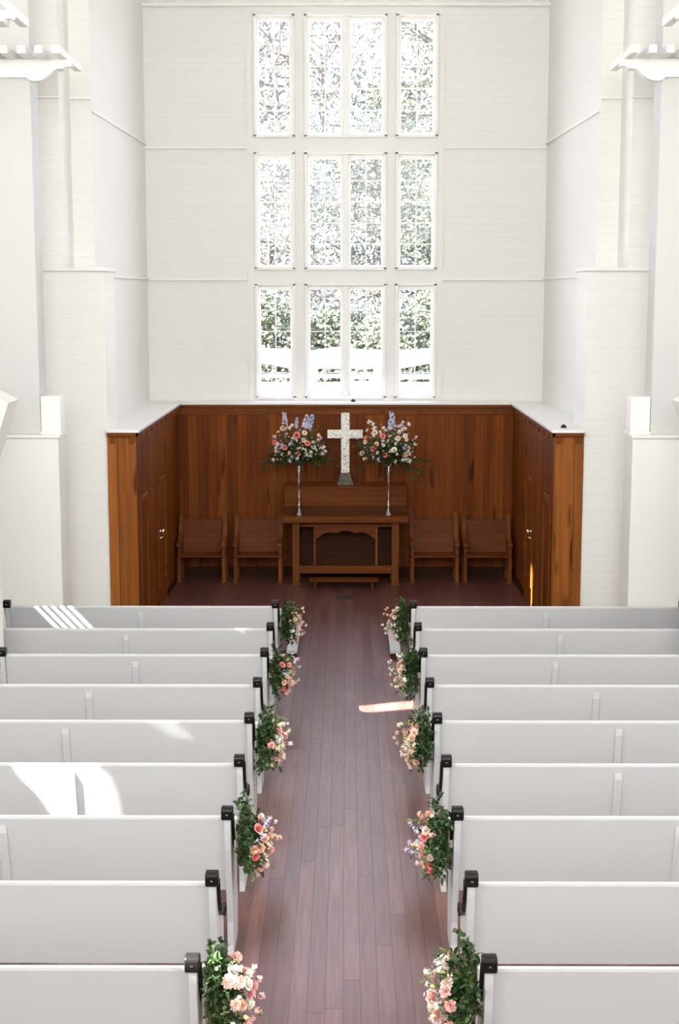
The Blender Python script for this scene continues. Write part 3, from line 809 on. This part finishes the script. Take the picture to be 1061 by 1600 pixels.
mixE = [('rose', 'white'), ('carnation', 'peach'), ('rosebud', 'lime'), ('carnation', 'blush'), ('blossom_spray', 'pink'), ('rosebud', 'white'), ('carnation', 'pink')]
aisle_bouquet(-1, 8, 11, 'blush and cream bouquet on the front left pew', mixA, .95)
aisle_bouquet(-1, 6, 12, 'lime and coral bouquet on the left pew two rows behind the front', mixB, .98)
aisle_bouquet(-1, 4, 13, 'pink carnation bouquet on the middle left pew', mixC, 1.0)
aisle_bouquet(-1, 2, 14, 'coral rose and blush bouquet on the left pew, next to last', mixB, 1.0)
aisle_bouquet(-1, 0, 15, 'large sunlit bouquet of white and peach flowers on the nearest left pew', mixE, 1.15)
aisle_bouquet(1, 8, 21, 'peach and yellow bouquet on the front right pew', mixA, .95)
aisle_bouquet(1, 6, 22, 'peach and blush bouquet on the right pew two rows behind the front', mixD, .98)
aisle_bouquet(1, 4, 23, 'leafy bouquet with airy peach sprays on the middle right pew', mixD, 1.0)
aisle_bouquet(1, 2, 24, 'coral and peach bouquet on the right pew, next to last', mixB, 1.0)
aisle_bouquet(1, 0, 25, 'large shaded bouquet with pink and white sprays on the nearest right pew', mixC, 1.15)

# altar vases and arrangements
def vase(x, label):
    r = empty('trumpet_vase', (x, 18.62, .895), 0, label, 'vase', 'tall clear glass vases')
    prof = [(.057, 0), (.058, .006), (.050, .014), (.032, .05), (.017, .085), (.013, .10), (.024, .118), (.028, .13), (.024, .142), (.014, .158), (.012, .20), (.0135, .35), (.018, .45), (.027, .55), (.036, .61), (.046, .645)]
    mb = MB(); mb.lathe(prof[:12], n=20)
    mb.build('stem_foot', M['vase'], r, True)
    inner = [(.042, .645), (.032, .60), (.023, .54), (.014, .46), (.006, .36)]
    mb = MB(); mb.lathe([(.0135, .35)] + prof[12:] + inner, n=20); mb.build('bowl', M['vase'], r, True)
    return r
vase(-.595, 'tall slim clear glass vase on altar table, left of the cross')
vase(.548, 'tall slim clear glass vase on altar table, right of the cross')
def arrangement(x, seed, label, roses, right):
    rnd = random.Random(seed)
    b = empty('flower_arrangement', (x, 18.62, 1.565), 0, label, 'flower arrangement', 'large altar flower arrangements')
    bm, st = sprigs(rnd, 230, lambda r, i: (r.uniform(-.26, .26), r.uniform(-.15, .1), r.uniform(.06, .26)),
                    lambda r, i: Vector((r.gauss(0, .9), r.gauss(-.2, .8), r.gauss(.0, .35))), (.08, .20), .040, .011, .02, .15)
    put(bm, 'dark_foliage', M['leaf'], b, True); st.build('stems', M['stem'], b)
    bm, st = sprigs(rnd, 60, lambda r, i: (r.uniform(-.2, .2), r.uniform(-.14, .06), r.uniform(.1, .34)),
                    lambda r, i: Vector((r.gauss(0, .7), r.gauss(-.2, .6), r.gauss(.7, .5))), (.08, .22), .026, .007, .02, .1)
    put(bm, 'light_foliage', M['leaf2'], b, True); st.build('stems', M['stem'], b)
    # trailing branches
    tr = [(-1, -.12, -.30), (-1, -.1, -.12), (1, -.1, -.10)] if not right else [(1, -.1, -.30), (1, -.15, -.55), (-1, -.1, -.05), (1, -.1, .12)]
    bm, st = sprigs(rnd, len(tr) * 2, lambda r, i: (.14 * tr[i // 2][0], -.04, .02), lambda r, i: Vector(tr[i // 2]) + Vector((r.gauss(0, .06), r.gauss(0, .06), r.gauss(0, .06))), (.28, .40), .034, .009, .016, .15)
    put(bm, 'trailing_branch', M['leaf'], b, True); st.build('stems', M['stem'], b)
    # roses at their places in the dome, (x, z) measured from the rim
    for (rx, rz, cl, s) in roses:
        yy = -.20 * math.sqrt(max(.05, 1 - (rx / .36) ** 2 - ((rz - .15) / .42) ** 2))
        bloom('rose', cl, b, (rx, yy - .02, rz), (rx * .7, -1, .35), s, rnd)
    pal = [('rosebud', 'peach'), ('rosebud', 'cream'), ('blossom_spray', 'white'), ('rosebud', 'blush'), ('blossom_spray', 'cream'), ('carnation', 'blush'), ('blossom_spray', 'blush'), ('rosebud', 'white'), ('blossom_spray', 'white'), ('rosebud', 'cream'), ('blossom_spray', 'lilac')]
    pts = [Vector((r_[0], 0, r_[1])) for r_ in roses]; got = 0; tries = 0
    while got < 62 and tries < 4000:
        tries += 1
        a = rnd.uniform(-.36, .36); c = rnd.uniform(.04, .52)
        w = .34 * math.sqrt(max(0, 1 - ((c - .12) / .44) ** 2))
        if abs(a) > w: continue
        q = Vector((a, 0, c))
        if any((q - o2).length < .037 for o2 in pts): continue
        pts.append(q); yy = -.22 * math.sqrt(max(.03, 1 - (a / .37) ** 2 - ((c - .12) / .45) ** 2))
        kd, cl = pal[got % len(pal)]
        bloom(kd, cl, b, (a, yy, c), (a * 1.5, -1, .3 + c), {'carnation': .026, 'rosebud': .020, 'blossom_spray': .030}[kd] * rnd.uniform(.9, 1.25), rnd); got += 1
    return b
L_ = arrangement(-.595, 41, 'tall domed arrangement left of the cross, coral roses and lilac spikes',
    [(-.02, .37, 'coral', .052), (-.30, .27, 'coral', .042), (-.17, .215, 'coral', .042), (.115, .27, 'coral', .046), (.0, .14, 'coral', .042), (.07, .31, 'peach', .04), (-.11, .15, 'peach', .034), (.19, .22, 'cream', .036), (.08, .40, 'blush', .038), (-.20, .45, 'peach', .042)], False)
rnd = random.Random(5)
bloom('delphinium', 'lilac', L_, (-.175, -.02, .50), (-.05, -.1, 1), .15, rnd)
bloom('delphinium', 'lilac', L_, (.07, -.06, .45), (.25, -.1, 1), .17, rnd)
bloom('delphinium', 'blue', L_, (.12, -.04, .44), (.35, -.1, 1), .19, rnd)
bloom('delphinium', 'blue', L_, (-.03, -.02, .47), (.1, -.1, 1), .13, rnd)
bloom('blossom_spray', 'lilac', L_, (-.30, -.1, .34), (-.3, -1, .3), .035, rnd)
bloom('blossom_spray', 'blue', L_, (-.09, -.2, .27), (0, -1, .3), .035, rnd)
bloom('blossom_spray', 'blue', L_, (.28, -.1, .33), (.3, -1, .3), .03, rnd)
R_ = arrangement(.548, 42, 'tall domed arrangement right of the cross, coral roses and one tall blue spike',
    [(-.08, .36, 'coral', .046), (-.20, .20, 'coral', .050), (-.30, .33, 'coral', .032), (-.05, .12, 'coral', .034), (-.34, .13, 'peach', .04), (.06, .19, 'cream', .040), (-.16, .26, 'peach', .038), (.20, .12, 'peach', .036), (.11, .33, 'blush', .036), (.2, .36, 'white', .034), (-.18, .40, 'blush', .042)], True)
bloom('delphinium', 'blue', R_, (.035, -.06, .44), (0, -.08, 1), .24, rnd)
bloom('blossom_spray', 'blue', R_, (-.40, -.1, .33), (-.3, -1, .3), .03, rnd)
bloom('blossom_spray', 'blue', R_, (-.45, -.08, .34), (-.3, -1, .3), .03, rnd)
for (a, c, cl) in ((.17, .52, 'blush'), (.20, .45, 'blush'), (.25, .5, 'white'), (-.25, .53, 'white'), (-.20, .5, 'white'), (.14, .47, 'white'), (.34, .33, 'blush'), (.33, .25, 'cream'), (-.27, .42, 'white')):
    bloom('blossom_spray', cl, R_, (a, -.06, c), (a, -1, .5), .034, rnd)

# small fixtures on the ledge
for (x, y, lab) in ((2.32, 15.62, 'small black fixture on the white ledge, right end near the nave'), (.10, 19.42, 'tiny black fixture on the ledge below the centre window')):
    e = empty('ledge_fixture', (x, y, LED), 0, lab, 'fixture')
    MB().lathe([(.03, 0), (.032, .012), (.02, .03), (.006, .038)], n=14).build('cap', M['iron'], e)

# ------------------------------------------------------------------ outside: lawn, white garden wall, trees
gm = newmat('dry_pale_ground', (.30, .27, .21), .9)
tag(MB().box(-60, 60, 19.9, 110, -.3, -.1).build('ground', gm), kind='structure')
wm = newmat('sunlit_white_render', (.8, .78, .75), .8)
gw = MB()
YW = 26.0
ops = [(-1.55, -.98, 2.29, 2.50), (-1.55, -.98, 2.15, 2.24), (-.50, -.02, 2.29, 2.50), (-.50, -.1, 2.15, 2.24), (.08, .48, 2.29, 2.50), (.08, .40, 2.17, 2.22), (.95, 1.52, 2.29, 2.50), (.95, 1.52, 2.15, 2.22)]
lo = [[Vector((-9, -.1, 0)), Vector((9, -.1, 0)), Vector((9, 2.80, 0)), Vector((2.0, 2.78, 0)), Vector((.9, 2.70, 0)), Vector((.3, 2.72, 0)), Vector((-.2, 2.76, 0)), Vector((-.6, 2.70, 0)), Vector((-1.4, 2.74, 0)), Vector((-9, 2.80, 0))]]
for (a, b, c, d) in ops: lo.append([Vector((a, c, 0)), Vector((b, c, 0)), Vector((b, d, 0)), Vector((a, d, 0))])
fl2 = [p for l in lo for p in l]; bm = bmesh.new(); vs = [bm.verts.new((p.x, YW, p.y)) for p in fl2]
for tr in tessellate_polygon(lo):
    try: bm.faces.new([vs[i] for i in tr])
    except ValueError: pass
me = bpy.data.meshes.new('garden_wall'); bm.to_mesh(me); bm.free()
o = link('garden_wall', me, wm); md = o.modifiers.new('t', 'SOLIDIFY'); md.thickness = .25; md.offset = 0
tag(o, 'white garden wall with oblong openings, outside the bottom windows', 'wall')

bark = newmat('grey_brown_bark', (.085, .068, .062), .9)
lfA = leafmat('tree_leaves', (.072, .090, .052), (.135, .15, .095))
lfB = leafmat('pale_tree_leaves', (.09, .096, .084), (.16, .165, .145))
def tree(x, y, h, seed, nb, nleaf, mat, label, ls=.12, r0=.14, lean=0):
    rnd = random.Random(seed)
    t_ = empty('tree', (x, y, -.1), 0, label, 'tree', 'trees outside the windows')
    st = MB(); tips = []
    p = Vector((0, 0, 0)); pts = [p.copy()]; d = Vector((lean, 0, 1)).normalized()
    n = 12
    for i in range(n):
        d = (d + Vector((rnd.gauss(0, .05), rnd.gauss(0, .05), 0))).normalized(); p = p + d * h / n; pts.append(p.copy())
    st.tube(pts, [r0 * (1 - .85 * i / n) for i in range(n + 1)], 7)
    tr = MB()
    for b in range(nb):
        f = rnd.uniform(.15, .98); i = int(f * n); q = pts[i].lerp(pts[min(i + 1, n)], f * n - i)
        a = rnd.uniform(0, 2 * pi); L = h * rnd.uniform(.14, .30) * (1.1 - .5 * f); dd = Vector((cos(a), sin(a), rnd.uniform(-.1, .8))).normalized(); bp = [q.copy()]
        for k in range(6):
            dd = (dd + Vector((rnd.gauss(0, .2), rnd.gauss(0, .2), rnd.gauss(.02, .2)))).normalized(); q = q + dd * L / 6; bp.append(q.copy()); tips.append((q.copy(), dd.copy()))
            if k > 1:
                for _ in range(2):
                    e = (dd + Vector((rnd.gauss(0, .7), rnd.gauss(0, .7), rnd.gauss(0, .6)))).normalized(); tw = [q.copy(), q + e * L * .12, q + (e + Vector((0, 0, rnd.gauss(0, .3)))).normalized() * L * .25]
                    tr.tube(tw, [.008, .006, .003], 3, False); tips.append((tw[-1], e)); tips.append((tw[1], e))
        tr.tube(bp, [max(.006, r0 * .28 * (1 - .8 * k / 6)) for k in range(7)], 5, False)
    st.build('trunk', bark, t_); tr.build('branches', bark, t_)
    bm = bmesh.new()
    for i in range(int(nleaf * .66)):
        q, dd = rnd.choice(tips); 
        pp = q + Vector((rnd.gauss(0, .16), rnd.gauss(0, .16), rnd.gauss(0, .14)))
        dl = Vector((rnd.gauss(0, 1), rnd.gauss(0, 1), rnd.gauss(-.2, .8))).normalized(); s = dl.orthogonal().normalized() * ls * rnd.uniform(.18, .34)
        L = ls * rnd.uniform(.6, 1.3)
        vv = [bm.verts.new(pp), bm.verts.new(pp + dl * L * .5 + s), bm.verts.new(pp + dl * L), bm.verts.new(pp + dl * L * .5 - s)]; bm.faces.new(vv)
    put(bm, 'foliage', mat, t_, True)
    return t_
TR = [
 (-1.75, 30.0, 9.5, 9, 46, 5200, lfA, 'tree with a reddish trunk seen through the left windows', .11, .10, .01),
 (-3.4, 34.0, 11, 2, 60, 9000, lfB, 'pale leafy tree at the far left edge of the left windows', .14, .16, .03),
 (-.75, 36.0, 12, 3, 70, 12000, lfB, 'pale tree filling the left half of the centre windows', .13, .14, -.02),
 (.45, 31.5, 9.0, 4, 60, 9000, lfA, 'green tree filling the right half of the centre windows', .12, .10, .02),
 (1.75, 33.0, 10, 5, 60, 10000, lfA, 'green tree behind the right windows', .12, .12, -.01),
 (3.4, 37.0, 12.5, 6, 60, 9000, lfB, 'pale branching tree past the right edge of the right windows', .14, .15, -.03),
 (-2.2, 42.0, 13.5, 7, 60, 9000, lfB, 'distant pale tree high in the left windows', .16, .16, .02),
 (1.1, 43.0, 14, 8, 60, 9000, lfB, 'distant pale tree high between centre and right windows', .16, .16, 0),
 (-1.2, 29.5, 6.6, 12, 44, 6500, lfB, 'slender pale tree with a low crown behind the left windows', .10, .07, .0),
 (.1, 32.5, 7.4, 13, 44, 6500, lfB, 'slender pale tree with a low crown behind the centre windows', .11, .08, .0),
 (2.1, 30.8, 7.0, 14, 44, 6500, lfA, 'slender green tree with a low crown behind the right windows', .10, .08, .0),
]
for a in TR: tree(*a)
def shrub(x, y, w, h, seed, label):
    rnd = random.Random(seed); t_ = empty('shrub', (x, y, -.1), 0, label, 'shrub', 'shrubs behind the garden wall')
    bm = bmesh.new(); st = MB()
    for i in range(26):
        a = rnd.uniform(0, 2 * pi); e = Vector((cos(a) * w * rnd.uniform(.1, .5), sin(a) * .6, h * rnd.uniform(.6, 1)))
        st.tube([(0, 0, 0), e * .5 + Vector((0, 0, h * .15)), e], [.02, .012, .005], 4, False)
    for i in range(5200):
        v = Vector((rnd.gauss(0, .4), rnd.gauss(0, .4), 0)); z = h * (1 - rnd.random() ** 1.6 * .75)
        pp = Vector((v.x * w, v.y * 1.2, z * (1 - .35 * min(1, v.length) ** 2)))
        dl = Vector((rnd.gauss(0, 1), rnd.gauss(0, 1), rnd.gauss(.1, .8))).normalized(); s = dl.orthogonal().normalized() * .03; L = .12
        bm.faces.new([bm.verts.new(pp), bm.verts.new(pp + dl * L * .5 + s), bm.verts.new(pp + dl * L), bm.verts.new(pp + dl * L * .5 - s)])
    st.build('branches', bark, t_); put(bm, 'foliage', lfA, t_, True)
shrub(-1.7, 29.2, 1.2, 3.9, 31, 'dense green shrub seen low in the left bottom window')
shrub(-.2, 29.6, 1.2, 3.5, 32, 'shrub behind the wall in the centre bottom window')
shrub(.85, 29.0, .9, 3.6, 34, 'shrub behind the wall at the right of the centre bottom window')
shrub(1.75, 29.4, 1.1, 3.9, 33, 'dense green shrub seen low in the right bottom window')
